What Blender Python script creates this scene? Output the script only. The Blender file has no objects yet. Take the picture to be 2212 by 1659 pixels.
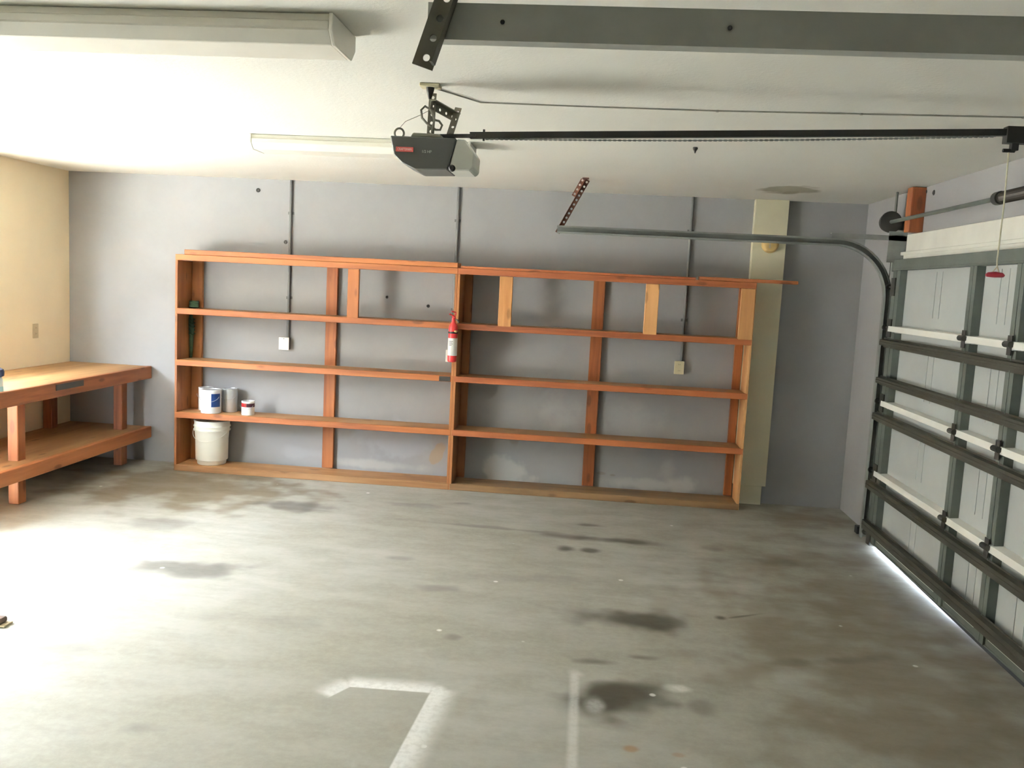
import bpy, bmesh, math, random
from mathutils import Vector, Matrix
random.seed(4)
SC = bpy.context.scene
COL = SC.collection
PI = math.pi

# ------------------------------------------------------------------ materials
def _mat(name):
    m = bpy.data.materials.new(name); m.use_nodes = True
    nt = m.node_tree
    return m, nt, nt.nodes['Principled BSDF']

def N(nt, t, **kw):
    n = nt.nodes.new(t)
    for k, v in kw.items():
        if k.startswith('i_'):
            n.inputs[int(k[2:])].default_value = v
        else:
            setattr(n, k, v)
    return n

def L(nt, a, b): nt.links.new(a, b)

def mix(nt, fac, a, b):
    n = nt.nodes.new('ShaderNodeMix'); n.data_type = 'RGBA'
    for sock, v in ((n.inputs[0], fac), (n.inputs[6], a), (n.inputs[7], b)):
        if hasattr(v, 'is_linked') or hasattr(v, 'node'):
            L(nt, v, sock)
        elif isinstance(v, (int, float)):
            sock.default_value = v
        else:
            sock.default_value = (*v, 1)
    return n.outputs[2]

def mth(nt, op, a, b=None, clamp=False):
    n = nt.nodes.new('ShaderNodeMath'); n.operation = op; n.use_clamp = clamp
    for i, v in enumerate((a, b)):
        if v is None: continue
        if hasattr(v, 'node'): L(nt, v, n.inputs[i])
        else: n.inputs[i].default_value = v
    return n.outputs[0]

def smooth(nt, v, a, b, o0=0.0, o1=1.0):
    n = nt.nodes.new('ShaderNodeMapRange'); n.interpolation_type = 'SMOOTHSTEP'
    L(nt, v, n.inputs[0])
    for i, x in enumerate((a, b, o0, o1)): n.inputs[1+i].default_value = x
    return n.outputs[0]

def objco(nt, scale=(1, 1, 1), rot=(0, 0, 0), loc=(0, 0, 0)):
    tc = nt.nodes.new('ShaderNodeTexCoord')
    mp = nt.nodes.new('ShaderNodeMapping')
    mp.inputs['Location'].default_value = loc
    mp.inputs['Rotation'].default_value = rot
    mp.inputs['Scale'].default_value = scale
    L(nt, tc.outputs['Object'], mp.inputs[0])
    return mp.outputs[0]

def noise(nt, vec, scale, detail=3, rough=.55):
    n = nt.nodes.new('ShaderNodeTexNoise')
    n.inputs['Scale'].default_value = scale
    n.inputs['Detail'].default_value = detail
    n.inputs['Roughness'].default_value = rough
    L(nt, vec, n.inputs['Vector'])
    return n.outputs['Fac']

def bump(nt, bsdf, h, strength=.2, dist=.01):
    b = nt.nodes.new('ShaderNodeBump')
    b.inputs['Strength'].default_value = strength
    b.inputs['Distance'].default_value = dist
    L(nt, h, b.inputs['Height']); L(nt, b.outputs[0], bsdf.inputs['Normal'])

def paint(name, col, rough=.6, metal=0.0, var=.06, scale=3.0, bumps=0.0, bscale=120):
    m, nt, b = _mat(name)
    v = objco(nt)
    f = noise(nt, v, scale, 4)
    f = smooth(nt, f, .3, .7)
    lo = tuple(c*(1-var) for c in col); hi = tuple(min(1, c*(1+var)) for c in col)
    L(nt, mix(nt, f, lo, hi), b.inputs['Base Color'])
    b.inputs['Roughness'].default_value = rough
    b.inputs['Metallic'].default_value = metal
    if bumps:
        bump(nt, b, noise(nt, v, bscale, 2), bumps, .004)
    return m

def wood(name, axis, base, dark, light, rough=.55):
    m, nt, b = _mat(name)
    s = [26.0, 26.0, 26.0]; s['XYZ'.index(axis)] = 1.6
    s2 = [5.0, 5.0, 5.0]; s2['XYZ'.index(axis)] = .55
    info = nt.nodes.new('ShaderNodeObjectInfo')
    tc = nt.nodes.new('ShaderNodeTexCoord')
    off = nt.nodes.new('ShaderNodeVectorMath'); off.operation = 'ADD'
    sc = mth(nt, 'MULTIPLY', info.outputs['Random'], 37.0)
    cmb = nt.nodes.new('ShaderNodeCombineXYZ')
    for i in range(3): L(nt, sc, cmb.inputs[i])
    L(nt, tc.outputs['Object'], off.inputs[0]); L(nt, cmb.outputs[0], off.inputs[1])
    def mp(scale):
        q = nt.nodes.new('ShaderNodeMapping'); q.inputs['Scale'].default_value = scale
        L(nt, off.outputs[0], q.inputs[0]); return q.outputs[0]
    g = noise(nt, mp(s), 1.0, 4, .6)
    g = smooth(nt, g, .32, .68)
    w = noise(nt, mp(s2), 1.0, 3, .5)
    w = smooth(nt, w, .35, .7)
    c = mix(nt, g, dark, base)
    c = mix(nt, mth(nt, 'MULTIPLY', w, .75), c, light)
    # knots
    ks = [9.0, 9.0, 9.0]; ks['XYZ'.index(axis)] = 3.2
    vo = nt.nodes.new('ShaderNodeTexVoronoi'); vo.inputs['Scale'].default_value = 1.0
    L(nt, mp(ks), vo.inputs['Vector'])
    kn = smooth(nt, vo.outputs['Distance'], .10, .2, 1, 0)
    c = mix(nt, mth(nt, 'MULTIPLY', kn, .55), c, tuple(x*.35 for x in dark))
    # board-to-board tone
    hsv = nt.nodes.new('ShaderNodeHueSaturation')
    L(nt, smooth(nt, info.outputs['Random'], 0, 1, .86, 1.12), hsv.inputs['Value'])
    L(nt, c, hsv.inputs['Color'])
    L(nt, hsv.outputs[0], b.inputs['Base Color'])
    b.inputs['Roughness'].default_value = rough
    bump(nt, b, g, .12, .003)
    return m

def wset(name, base, dark, light):
    return {a: wood(name+'_'+a, a, base, dark, light) for a in 'XYZ'}

W_SHELF = wset('shelf_fir', (.31, .095, .026), (.17, .046, .012), (.41, .15, .045))
W_RED = wset('red_fir', (.36, .105, .034), (.22, .06, .02), (.46, .16, .055))
W_TAN = wset('tan_pine', (.62, .31, .115), (.46, .2, .065), (.72, .40, .17))
W_PANEL = wset('panel_fir', (.29, .11, .036), (.19, .065, .02), (.37, .155, .052))
W_BENCH = wset('bench_fir', (.29, .095, .032), (.18, .055, .018), (.38, .15, .05))
W_DUSTY = wset('dusty_board', (.20, .115, .05), (.12, .07, .03), (.27, .17, .085))
W_GRAYB = wset('grayed_fir', (.34, .17, .07), (.22, .10, .035), (.42, .24, .11))
W_TOP = wset('worn_plywood', (.36, .20, .08), (.24, .12, .045), (.45, .27, .12))

def ellipse_masks(nt, vec, specs, wob, plane='XY'):
    """sum (clamped) of soft elliptical patches: (x, y, rx, ry, angle, inner, strength)"""
    tot = None
    for (x, y, rx, ry, a, inner, st) in specs:
        mp = nt.nodes.new('ShaderNodeMapping'); mp.vector_type = 'TEXTURE'
        if plane == 'XY':
            mp.inputs['Location'].default_value = (x, y, 0)
            mp.inputs['Rotation'].default_value = (0, 0, a)
            mp.inputs['Scale'].default_value = (rx, ry, 1e3)
        else:
            mp.inputs['Location'].default_value = (x, 0, y)
            mp.inputs['Rotation'].default_value = (0, a, 0)
            mp.inputs['Scale'].default_value = (rx, 1e3, ry)
        L(nt, vec, mp.inputs[0])
        ln = nt.nodes.new('ShaderNodeVectorMath'); ln.operation = 'LENGTH'
        L(nt, mp.outputs[0], ln.inputs[0])
        d = mth(nt, 'ADD', ln.outputs['Value'], wob)
        k = smooth(nt, d, inner, 1.0, st, 0.0)
        tot = k if tot is None else mth(nt, 'MAXIMUM', tot, k)
    return tot

def wall_material(name, col, stains=None, pale=None, var=.05):
    m, nt, b = _mat(name)
    v = objco(nt)
    f = smooth(nt, noise(nt, v, 1.3, 5, .6), .3, .7)
    lo = tuple(c*(1-var) for c in col); hi = tuple(min(1, c*(1+var)) for c in col)
    c = mix(nt, f, lo, hi)
    wob = smooth(nt, noise(nt, v, 5, 3), .25, .75, -.35, .35)
    if stains:
        for spec, colr in stains:
            c = mix(nt, ellipse_masks(nt, v, spec, wob, 'XZ'), c, colr)
    L(nt, c, b.inputs['Base Color'])
    b.inputs['Roughness'].default_value = .75
    bump(nt, b, noise(nt, v, 60, 3), .06, .004)
    return m

M_BACK = wall_material('gray_block_paint', (.315, .32, .325), [
    ([(-1.60, .33, .38, .20, .1, .5, .75), (-2.35, .16, .3, .07, 0, .3, .4)], (.37, .38, .41)),
    ([(-1.20, .23, .06, .10, .5, .75, .8)], (.38, .29, .19)),
    ([(-.62, .12, .26, .14, .25, .55, .7), (.55, .09, .35, .06, 0, .3, .55), (.85, .1, .16, .09, 0, .3, .6), (-1.7, .10, .5, .05, 0, .2, .5)], (.50, .50, .475)),
    ([(-.56, .40, .06, .08, 0, .4, .7), (.18, .16, .04, .015, 0, .3, .7), (.27, .15, .03, .012, 0, .3, .7)], (.25, .24, .2)),
    ([(-.30, 1.62, .12, .22, .1, .1, .5), (-.19, .68, .22, .2, .2, .1, .5), (.71, .24, .09, .16, 0, .1, .4), (.42, .62, .3, .2, 0, .1, .35)], (.44, .445, .45)),
], var=.06)
M_RIGHT = wall_material('pale_gray_paint', (.31, .31, .315))
M_LEFT = wall_material('cream_paint', (.85, .74, .53), var=.03)
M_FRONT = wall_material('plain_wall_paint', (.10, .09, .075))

def ceiling_material():
    m, nt, b = _mat('textured_ceiling_paint')
    v = objco(nt)
    f = smooth(nt, noise(nt, v, .9, 4), .3, .7)
    c = mix(nt, f, (.75, .745, .685), (.79, .785, .73))
    wob = smooth(nt, noise(nt, v, 6, 2), .25, .75, -.25, .25)
    c = mix(nt, ellipse_masks(nt, v, [(1.355, 6.47, .24, .26, 0, .55, .85), (1.40, 6.62, .09, .15, 0, .4, .95)], wob), c, (.27, .25, .17))
    L(nt, c, b.inputs['Base Color'])
    b.inputs['Roughness'].default_value = .85
    bump(nt, b, noise(nt, v, 55, 4, .7), .35, .006)
    return m
M_CEIL = ceiling_material()

def seg_mask(nt, vec, p, q, w_in, w_out, st, gap=.02):
    """stripe along p-q: crisp on its right-hand side (w_in), soft on the left (w_out)"""
    a = math.atan2(q[1]-p[1], q[0]-p[0]); ln = math.hypot(q[0]-p[0], q[1]-p[1])
    mp = nt.nodes.new('ShaderNodeMapping'); mp.vector_type = 'TEXTURE'
    mp.inputs['Location'].default_value = (p[0], p[1], 0)
    mp.inputs['Rotation'].default_value = (0, 0, a)
    L(nt, vec, mp.inputs[0])
    sp = nt.nodes.new('ShaderNodeSeparateXYZ'); L(nt, mp.outputs[0], sp.inputs[0])
    x, y = sp.outputs[0], sp.outputs[1]
    m1 = smooth(nt, y, -w_in, -w_in*.2)
    m2 = smooth(nt, y, w_out*.15, w_out, 1, 0)
    m3 = smooth(nt, x, -gap, gap*.3)
    m4 = smooth(nt, x, ln-gap*.3, ln+gap, 1, 0)
    return mth(nt, 'MULTIPLY', mth(nt, 'MULTIPLY', m1, m2), mth(nt, 'MULTIPLY', mth(nt, 'MULTIPLY', m3, m4), st))

def floor_material():
    m, nt, b = _mat('stained_concrete')
    v = objco(nt)
    vs = objco(nt, scale=(1, 2.2, 1), rot=(0, 0, .12))
    big = smooth(nt, noise(nt, v, .55, 4, .6), .3, .72)
    mid = smooth(nt, noise(nt, vs, 2.3, 6, .65), .3, .7)
    fine = noise(nt, v, 26, 5, .7)
    c = mix(nt, big, (.29, .285, .24), (.42, .42, .395))
    c = mix(nt, mth(nt, 'MULTIPLY', mid, .55), c, (.25, .24, .19))
    c = mix(nt, smooth(nt, fine, .35, .7, 0, .22), c, (.46, .45, .41))
    wob = smooth(nt, noise(nt, v, 3.4, 2, .5), .25, .75, -.38, .38)
    # brown dirt at right corner, door and bench, deepened to paint in shade
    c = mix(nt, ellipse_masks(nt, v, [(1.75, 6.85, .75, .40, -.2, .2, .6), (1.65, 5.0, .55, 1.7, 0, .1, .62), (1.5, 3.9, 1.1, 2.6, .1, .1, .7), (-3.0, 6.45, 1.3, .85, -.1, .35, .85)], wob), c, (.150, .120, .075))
    c = mix(nt, ellipse_masks(nt, v, [(.25, 3.10, .035, .03, 0, .3, .6), (.42, 3.09, .03, .02, 0, .3, .4)], wob), c, (.32, .17, .05))
    # grey worn patches
    c = mix(nt, ellipse_masks(nt, v, [
        (-2.19, 4.63, .48, .19, .1, .25, .85), (-2.05, 6.08, .40, .17, 0, .25, .8), (-2.69, 5.40, .27, .22, .2, .2, .5),
        (-.72, 4.62, .17, .09, 0, .2, .55), (-1.55, 2.93, .11, .08, .3, .2, .5), (-2.25, 3.5, .26, .09, 0, .2, .4),
        (-1.07, 5.09, .11, .07, 0, .2, .45), (-.55, 3.98, .07, .05, 0, .2, .6), (-1.2, 6.35, .3, .08, 0, .2, .4),
        (-.9, 6.5, .10, .05, .2, .2, .5), (-.2, 4.9, .5, .12, .2, .1, .3), (-1.4, 4.0, .5, .1, 0, .1, .25)], wob), c, (.13, .125, .115))
    # oil
    c = mix(nt, ellipse_masks(nt, v, [
        (.30, 4.40, .46, .19, -.12, .1, .92), (.235, 3.47, .29, .23, 0, .25, 1.0), (.35, 5.80, .68, .10, -.08, .1, .85),
        (-.06, 5.53, .09, .08, 0, .3, .8), (.085, 5.53, .09, .08, 0, .3, .8), (.78, 4.52, .05, .05, 0, .3, .9), (.9, 4.57, .16, .018, .5, .2, .7),
        (.12, 3.84, .14, .05, .1, .2, .6), (.33, 3.93, .1, .04, 0, .2, .6), (1.2, 5.6, .5, .1, -.1, .1, .4),
        (-.55, 5.9, .9, .05, -.06, .1, .45), (1.3, 4.1, .5, .06, .3, .1, .35), (.1, 6.15, .12, .05, 0, .2, .6), (.55, 3.5, .09, .1, 0, .2, .45)], wob), c, (.048, .044, .030))
    # overspray lines of white paint
    pm = seg_mask(nt, v, (-.896, 3.395), (-.56, 3.405), .012, .115, 1.0, .035)
    pm = mth(nt, 'MAXIMUM', pm, seg_mask(nt, v, (-.611, 2.6), (-.565, 3.40), .10, .012, 0.0, .03))
    pm = mth(nt, 'MAXIMUM', pm, seg_mask(nt, v, (-.548, 3.43), (-.60, 2.6), .012, .13, 1.0, .03))
    pm = mth(nt, 'MAXIMUM', pm, seg_mask(nt, v, (-.945, 3.30), (-.885, 3.41), .012, .11, .8, .03))
    pm = mth(nt, 'MAXIMUM', pm, seg_mask(nt, v, (.036, 2.6), (.030, 3.70), .03, .03, .45, .06))
    pm = mth(nt, 'MAXIMUM', pm, ellipse_masks(nt, v, [(.04, 3.70, .06, .06, 0, .0, .4), (.485, 3.64, .075, .06, 0, .3, .55), (-.535, 3.43, .06, .06, 0, .2, .9), (.12, 3.42, .05, .09, 0, .1, .35)], wob))
    # flecks
    vo = nt.nodes.new('ShaderNodeTexVoronoi'); vo.inputs['Scale'].default_value = 3.1
    L(nt, v, vo.inputs['Vector'])
    fl = smooth(nt, vo.outputs['Distance'], .03, .055, .8, 0)
    pm = mth(nt, 'MAXIMUM', pm, fl)
    pm = mth(nt, 'MULTIPLY', pm, smooth(nt, noise(nt, v, 40, 2), .3, .6, .75, 1.0))
    c = mix(nt, pm, c, (.80, .80, .78))
    L(nt, c, b.inputs['Base Color'])
    r = smooth(nt, mid, 0, 1, .46, .62)
    L(nt, r, b.inputs['Roughness'])
    b.inputs['Specular IOR Level'].default_value = .5
    bump(nt, b, fine, .08, .004)
    return m
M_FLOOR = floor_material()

M_DRIVE = paint('driveway_concrete', (.62, .60, .56), .85, var=.1)
M_BLOCKER = paint('light_blocker', (.16, .15, .13), .85, var=.15)  # dull colour of the unseen light blockers added outside
M_TRIMW = paint('white_trim_paint', (.86, .86, .80), .5)
M_STEEL = paint('galvanized_steel', (.30, .32, .31), .45, .35, .12, 9)
M_FRAME = paint('door_frame_steel', (.125, .145, .132), .5, .25, .12, 6)
M_STRUT = paint('door_strut_steel', (.050, .050, .040), .5, .25, .1, 6)
M_TRACK = paint('track_steel_lit', (.46, .48, .44), .45, .05, .1, 7)  # near copy of the track steel, lightened where little light reaches it
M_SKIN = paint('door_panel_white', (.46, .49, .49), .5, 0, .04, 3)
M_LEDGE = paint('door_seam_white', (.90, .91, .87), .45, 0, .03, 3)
M_DARK = paint('dark_iron', (.045, .045, .042), .5, .3, .15, 8)
M_BLACK = paint('black_paint', (.014, .014, .014), .5, .1, .1, 8)
M_RUST = paint('rusty_angle', (.13, .055, .035), .6, .3, .25, 14)
M_ANGLE = paint('punched_angle_steel', (.15, .145, .115), .5, .2, .12, 10)
M_OPEN = paint('charcoal_plastic', (.085, .09, .086), .5, 0, .06, 6)
M_OPENTOP = paint('opener_chassis', (.23, .23, .19), .5, .3, .1, 6)
M_LENS = paint('frosted_lens', (.62, .64, .59), .4, 0, .04, 4)
M_REDPLATE = paint('red_badge', (.62, .10, .09), .45, 0, .04, 6)
M_LETTER = paint('pale_lettering', (.72, .62, .60), .5, 0, .02, 6)
M_LETTERG = paint('gray_lettering', (.55, .56, .54), .5, 0, .02, 6)
M_FIX = paint('fixture_enamel', (.84, .82, .74), .45, 0, .03, 3)
M_DIFF = paint('acrylic_diffuser', (.86, .85, .77), .35, 0, .03, 3)
M_CONDUIT = paint('gray_conduit', (.14, .145, .145), .5, .2, .1, 5)
M_WHITEP = paint('white_plastic', (.88, .88, .86), .4, 0, .02, 5)
M_ALMOND = paint('almond_plastic', (.68, .62, .42), .45, 0, .03, 5)
M_BEIGE = paint('tan_plastic', (.52, .44, .28), .5, 0, .03, 5)
M_SLOT = paint('outlet_slot', (.05, .045, .04), .6)
M_CREAMDUCT = paint('cream_board_paint', (.70, .67, .50), .6, 0, .04, 2.5)
M_KNOBTAN = paint('yellowed_cap', (.62, .44, .18), .5, 0, .06, 12)
M_RED = paint('extinguisher_red', (.55, .03, .035), .35, 0, .05, 8)
M_LABEL = paint('white_label', (.86, .87, .86), .5, 0, .02, 8)
M_INK = paint('label_ink', (.10, .10, .12), .6)
M_BRASS = paint('brass', (.55, .42, .2), .4, .7, .08, 10)
M_CAN = paint('tin_can', (.62, .64, .66), .32, .6, .08, 6)
M_CANLAB = paint('pale_can_label', (.78, .84, .88), .45, 0, .04, 8)
M_BLUE = paint('blue_label', (.03, .10, .36), .45, 0, .08, 9)
M_MAROON = paint('maroon_label', (.10, .03, .05), .5, 0, .06, 9)
M_BUCKET = paint('white_bucket', (.88, .88, .80), .45, 0, .03, 4)
M_GREEN = paint('dark_green_cord', (.025, .06, .025), .75, 0, .25, 25)
M_CORD = paint('pull_cord', (.62, .60, .45), .7, 0, .1, 40)
M_HANDLE = paint('red_handle', (.38, .03, .06), .4, 0, .08, 10)
M_WIRE = paint('bell_wire', (.34, .33, .28), .6, 0, .1, 20)
M_SEAL = paint('rubber_seal', (.03, .035, .045), .7, 0, .1, 8)
M_SPRING = paint('spring_steel', (.035, .03, .025), .5, .4, .1, 8)
M_NAVY = paint('navy_cap', (.035, .04, .085), .4, 0, .06, 8)
M_CYAN = paint('pale_blue_plastic', (.35, .55, .58), .4, 0, .06, 8)
M_BROWN = paint('offcut_bark', (.10, .065, .045), .7, 0, .2, 15)

# ------------------------------------------------------------------ mesh helpers
def bm_box(bm, x0, x1, y0, y1, z0, z1):
    vs = [bm.verts.new((x, y, z)) for x in (x0, x1) for y in (y0, y1) for z in (z0, z1)]
    f = [(0, 1, 3, 2), (4, 6, 7, 5), (0, 4, 5, 1), (2, 3, 7, 6), (0, 2, 6, 4), (1, 5, 7, 3)]
    for q in f: bm.faces.new([vs[i] for i in q])
    return vs

def bm_prism(bm, pts, axis, a0, a1):
    """polygon pts (in the two other axes, in XYZ order) extruded along axis from a0 to a1"""
    def mk(p, a):
        c = list(p); c.insert('XYZ'.index(axis), a); return bm.verts.new(c)
    A = [mk(p, a0) for p in pts]; B = [mk(p, a1) for p in pts]
    n = len(pts)
    bm.faces.new(A); bm.faces.new(B[::-1])
    for i in range(n):
        bm.faces.new([A[i], B[i], B[(i+1) % n], A[(i+1) % n]])

def frame_of(d):
    d = d.normalized()
    up = Vector((0, 0, 1)) if abs(d.z) < .9 else Vector((1, 0, 0))
    s = d.cross(up).normalized(); return s, s.cross(d).normalized()

def bm_tube(bm, pts, r, seg=10, closed=False, caps=True):
    pts = [Vector(p) for p in pts]; n = len(pts); rings = []
    rs = r if isinstance(r, (list, tuple)) else [r]*n
    s0 = None
    for i, p in enumerate(pts):
        if closed: d = pts[(i+1) % n]-pts[i-1]
        else: d = pts[min(i+1, n-1)]-pts[max(i-1, 0)]
        d.normalize()
        if s0 is None: s, u = frame_of(d)
        else:
            s = (s0 - d*s0.dot(d)).normalized(); u = s.cross(d).normalized()
        s0 = s
        rings.append([bm.verts.new(p+rs[i]*(math.cos(2*PI*k/seg)*s+math.sin(2*PI*k/seg)*u)) for k in range(seg)])
    for i in range(n if closed else n-1):
        a, b = rings[i], rings[(i+1) % n]
        for k in range(seg):
            bm.faces.new([a[k], a[(k+1) % seg], b[(k+1) % seg], b[k]])
    if caps and not closed:
        bm.faces.new(rings[0][::-1]); bm.faces.new(rings[-1])

def bm_lathe(bm, prof, c, axis='Z', seg=32):
    """prof: (radius, height) pairs; c = base point"""
    rings = []
    for (r, h) in prof:
        ring = []
        for k in range(seg):
            a = 2*PI*k/seg; p = [r*math.cos(a), r*math.sin(a), h]
            if axis == 'Y': p = [p[0], p[2], p[1]]
            if axis == 'X': p = [p[2], p[0], p[1]]
            ring.append(bm.verts.new((c[0]+p[0], c[1]+p[1], c[2]+p[2])))
        rings.append(ring)
    for a, b in zip(rings, rings[1:]):
        for k in range(seg):
            bm.faces.new([a[k], a[(k+1) % seg], b[(k+1) % seg], b[k]])
    bm.faces.new(rings[0][::-1]); bm.faces.new(rings[-1])

def bm_path_profile(bm, path, prof, frame):
    """sweep a closed 2-D profile; frame(i) -> (a, b) axes for profile coordinates"""
    rings = []
    for i, p in enumerate(path):
        a, b = frame(i)
        rings.append([bm.verts.new(Vector(p)+u*a+w*b) for (u, w) in prof])
    n = len(prof)
    for x, y in zip(rings, rings[1:]):
        for k in range(n):
            bm.faces.new([x[k], x[(k+1) % n], y[(k+1) % n], y[k]])
    bm.faces.new(rings[0][::-1]); bm.faces.new(rings[-1])

class T:
    """a top-level thing: an Empty at its base, its parts are children"""
    def __init__(s, name, label, cat, base=(0, 0, 0), group=None):
        o = bpy.data.objects.new(name, None); COL.objects.link(o)
        o.location = base; o.empty_display_size = .1
        o['label'] = label; o['category'] = cat
        if group: o['group'] = group
        s.o = o; s.base = Vector(base)

def obj(name, bm, m, parent=None, bevel=0.0, smooth_=False, label=None):
    bmesh.ops.recalc_face_normals(bm, faces=bm.faces)
    if bevel:
        bmesh.ops.bevel(bm, geom=bm.edges[:], offset=bevel, segments=1, affect='EDGES', clamp_overlap=True)
    base = Vector((0, 0, 0)); p = None
    if isinstance(parent, T): base = parent.base; p = parent.o
    elif parent is not None: p = parent; base = Vector(parent['_b'])
    for v in bm.verts: v.co -= base
    me = bpy.data.meshes.new(name); bm.to_mesh(me); bm.free()
    if smooth_:
        for f in me.polygons: f.use_smooth = True
        if hasattr(me, 'set_sharp_from_angle'): me.set_sharp_from_angle(angle=math.radians(38))
    me.materials.append(m)
    o = bpy.data.objects.new(name, me); COL.objects.link(o)
    if p: o.parent = p
    o['_b'] = tuple(base)
    if label: o['label'] = label
    return o

def tag(o, label, cat, group=None):
    o['label'] = label; o['category'] = cat
    if group: o['group'] = group
    return o

def box(name, b, m, parent=None, bevel=.0, **kw):
    bm = bmesh.new(); bm_box(bm, *b); return obj(name, bm, m, parent, bevel, **kw)

def recentre(o):
    """origin of a single-mesh thing to its bottom centre"""
    vs = [v.co for v in o.data.vertices]
    c = Vector(((min(v.x for v in vs)+max(v.x for v in vs))/2, (min(v.y for v in vs)+max(v.y for v in vs))/2, min(v.z for v in vs)))
    for v in o.data.vertices: v.co -= c
    o.location = c; return o

def struct(o):
    o['kind'] = 'structure'; return o

def text_mesh(name, s, size, m, parent, loc, mat3, extrude=.0008, squeeze=1.0):
    cu = bpy.data.curves.new(name, 'FONT'); cu.body = s; cu.size = size; cu.extrude = extrude
    cu.align_x = 'CENTER'; cu.align_y = 'CENTER'
    t = bpy.data.objects.new(name, cu)
    COL.objects.link(t); bpy.context.view_layer.update()
    dg = bpy.context.evaluated_depsgraph_get()
    me = bpy.data.meshes.new_from_object(t.evaluated_get(dg))
    COL.objects.unlink(t); bpy.data.objects.remove(t); bpy.data.curves.remove(cu)
    me.name = name
    base = parent.base if isinstance(parent, T) else Vector(parent['_b'])
    for v in me.vertices:
        q = Vector((v.co.x*squeeze, v.co.y, v.co.z))
        v.co = mat3 @ q + Vector(loc) - base
    me.materials.clear(); me.materials.append(m)
    o = bpy.data.objects.new(name, me); COL.objects.link(o)
    o.parent = parent.o if isinstance(parent, T) else parent
    o['_b'] = tuple(base)
    return o

# ------------------------------------------------------------------ room
XL, XR, D, H = -4.448, 2.122, 7.205, 2.44
YF = -2.6                    # wall behind the viewer
TH = .15
GY0, GY1, GZ = 1.45, 6.17, 1.985    # sectional door opening (right wall)
WY0, WY1, WZ0, WZ1 = 5.20, 6.10, 1.12, 1.98   # open window over the workbench
DY0, DY1, DZ = 3.22, 4.72, 2.06     # side doorway (left wall)

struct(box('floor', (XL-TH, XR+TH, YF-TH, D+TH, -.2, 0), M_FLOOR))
struct(box('ceiling', (XL-TH, XR+TH, YF-TH, D+TH, H, H+.15), M_CEIL))
struct(box('wall_back', (XL-TH, XR+TH, D, D+TH, 0, H), M_BACK))
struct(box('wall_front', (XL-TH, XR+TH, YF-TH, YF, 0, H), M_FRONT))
bm = bmesh.new()
bm_box(bm, XL-TH, XL, YF, DY0, 0, H); bm_box(bm, XL-TH, XL, DY1, WY0, 0, H); bm_box(bm, XL-TH, XL, WY1, D, 0, H); bm_box(bm, XL-TH, XL, DY0, DY1, DZ, H)
bm_box(bm, XL-TH, XL, WY0, WY1, 0, WZ0); bm_box(bm, XL-TH, XL, WY0, WY1, WZ1, H)
struct(obj('wall_left', bm, M_LEFT))
bm = bmesh.new()
bm_box(bm, XR, XR+TH, YF, GY0+.05, 0, H); bm_box(bm, XR, XR+TH, GY1-.05, D, 0, H); bm_box(bm, XR, XR+TH, GY0+.05, GY1-.05, 1.92, H)
struct(obj('wall_right', bm, M_RIGHT))
# ground outside both openings
struct(box('driveway', (XR+TH, XR+14, -14, 22, -.2, -.012), M_DRIVE))
struct(box('yard', (XL-TH-14, XL-TH, -14, 22, -.2, -.02), M_DRIVE))
struct(box('wall_sky_blocker', (XL-TH-4.4, XL-TH-4.2, -9, 16, -.019, 3.5), M_BLOCKER))  # unseen wall, added to block low sky through the doorway
# unseen awning added to keep sun out of the window; window frame
struct(box('trim_sun_blocker', (XL-TH-.65, XL-TH, 4.45, 6.5, 2.2, 2.24), M_BLOCKER))
bm = bmesh.new()
for (a, b_, c_, d_) in ((WY0, WY0+.04, WZ0, WZ1), (WY1-.04, WY1, WZ0, WZ1), (WY0+.04, WY1-.04, WZ0, WZ0+.04), (WY0+.04, WY1-.04, WZ1-.04, WZ1)):
    bm_box(bm, XL-.11, XL-.05, a, b_, c_, d_)
struct(obj('window_1', bm, M_TRIMW))
# side doorway casing
bm = bmesh.new()
bm_box(bm, XL-TH, XL+.012, DY0-.07, DY0+.02, 0, DZ+.06); bm_box(bm, XL-TH, XL+.012, DY1-.02, DY1+.05, 0, DZ+.06); bm_box(bm, XL-TH, XL+.012, DY0+.02, DY1-.02, DZ-.02, DZ+.06)
struct(obj('trim_1', bm, M_TRIMW))
# door stops closing the gap between the sectional door and the wall
bm = bmesh.new()
bm_box(bm, 2.0795, XR-.0005, GY0-.06, GY0+.05, 0, 2.006); bm_box(bm, 2.0795, XR-.0005, GY1-.05, GY1+.012, 0, 2.006); bm_box(bm, 2.0795, XR-.0005, GY0+.05, GY1-.05, 1.92, 2.006)
struct(obj('trim_4', bm, M_TRIMW))
# white jamb strip standing in for daylight leaking past the door; header board, ledge
struct(box('trim_daylight', (XR-.016, XR, 6.535, 6.60, .22, 1.885), M_TRIMW, bevel=.002))
bm = bmesh.new()
bm_box(bm, XR-.022, XR, GY0-.1, 6.21, 2.03, 2.146); bm_box(bm, XR-.034, XR, GY0-.1, 6.36, 2.008, 2.031)
struct(obj('trim_3', bm, M_TRIMW, bevel=.003))

# ------------------------------------------------------------------ bookcase shelving
F = 6.907
XA, XM, XB = -3.362, -1.050, 1.262
Z2, Z3, Z4, ZT = 1.350, .928, .4934, 1.785
BW = D-.004

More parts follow.
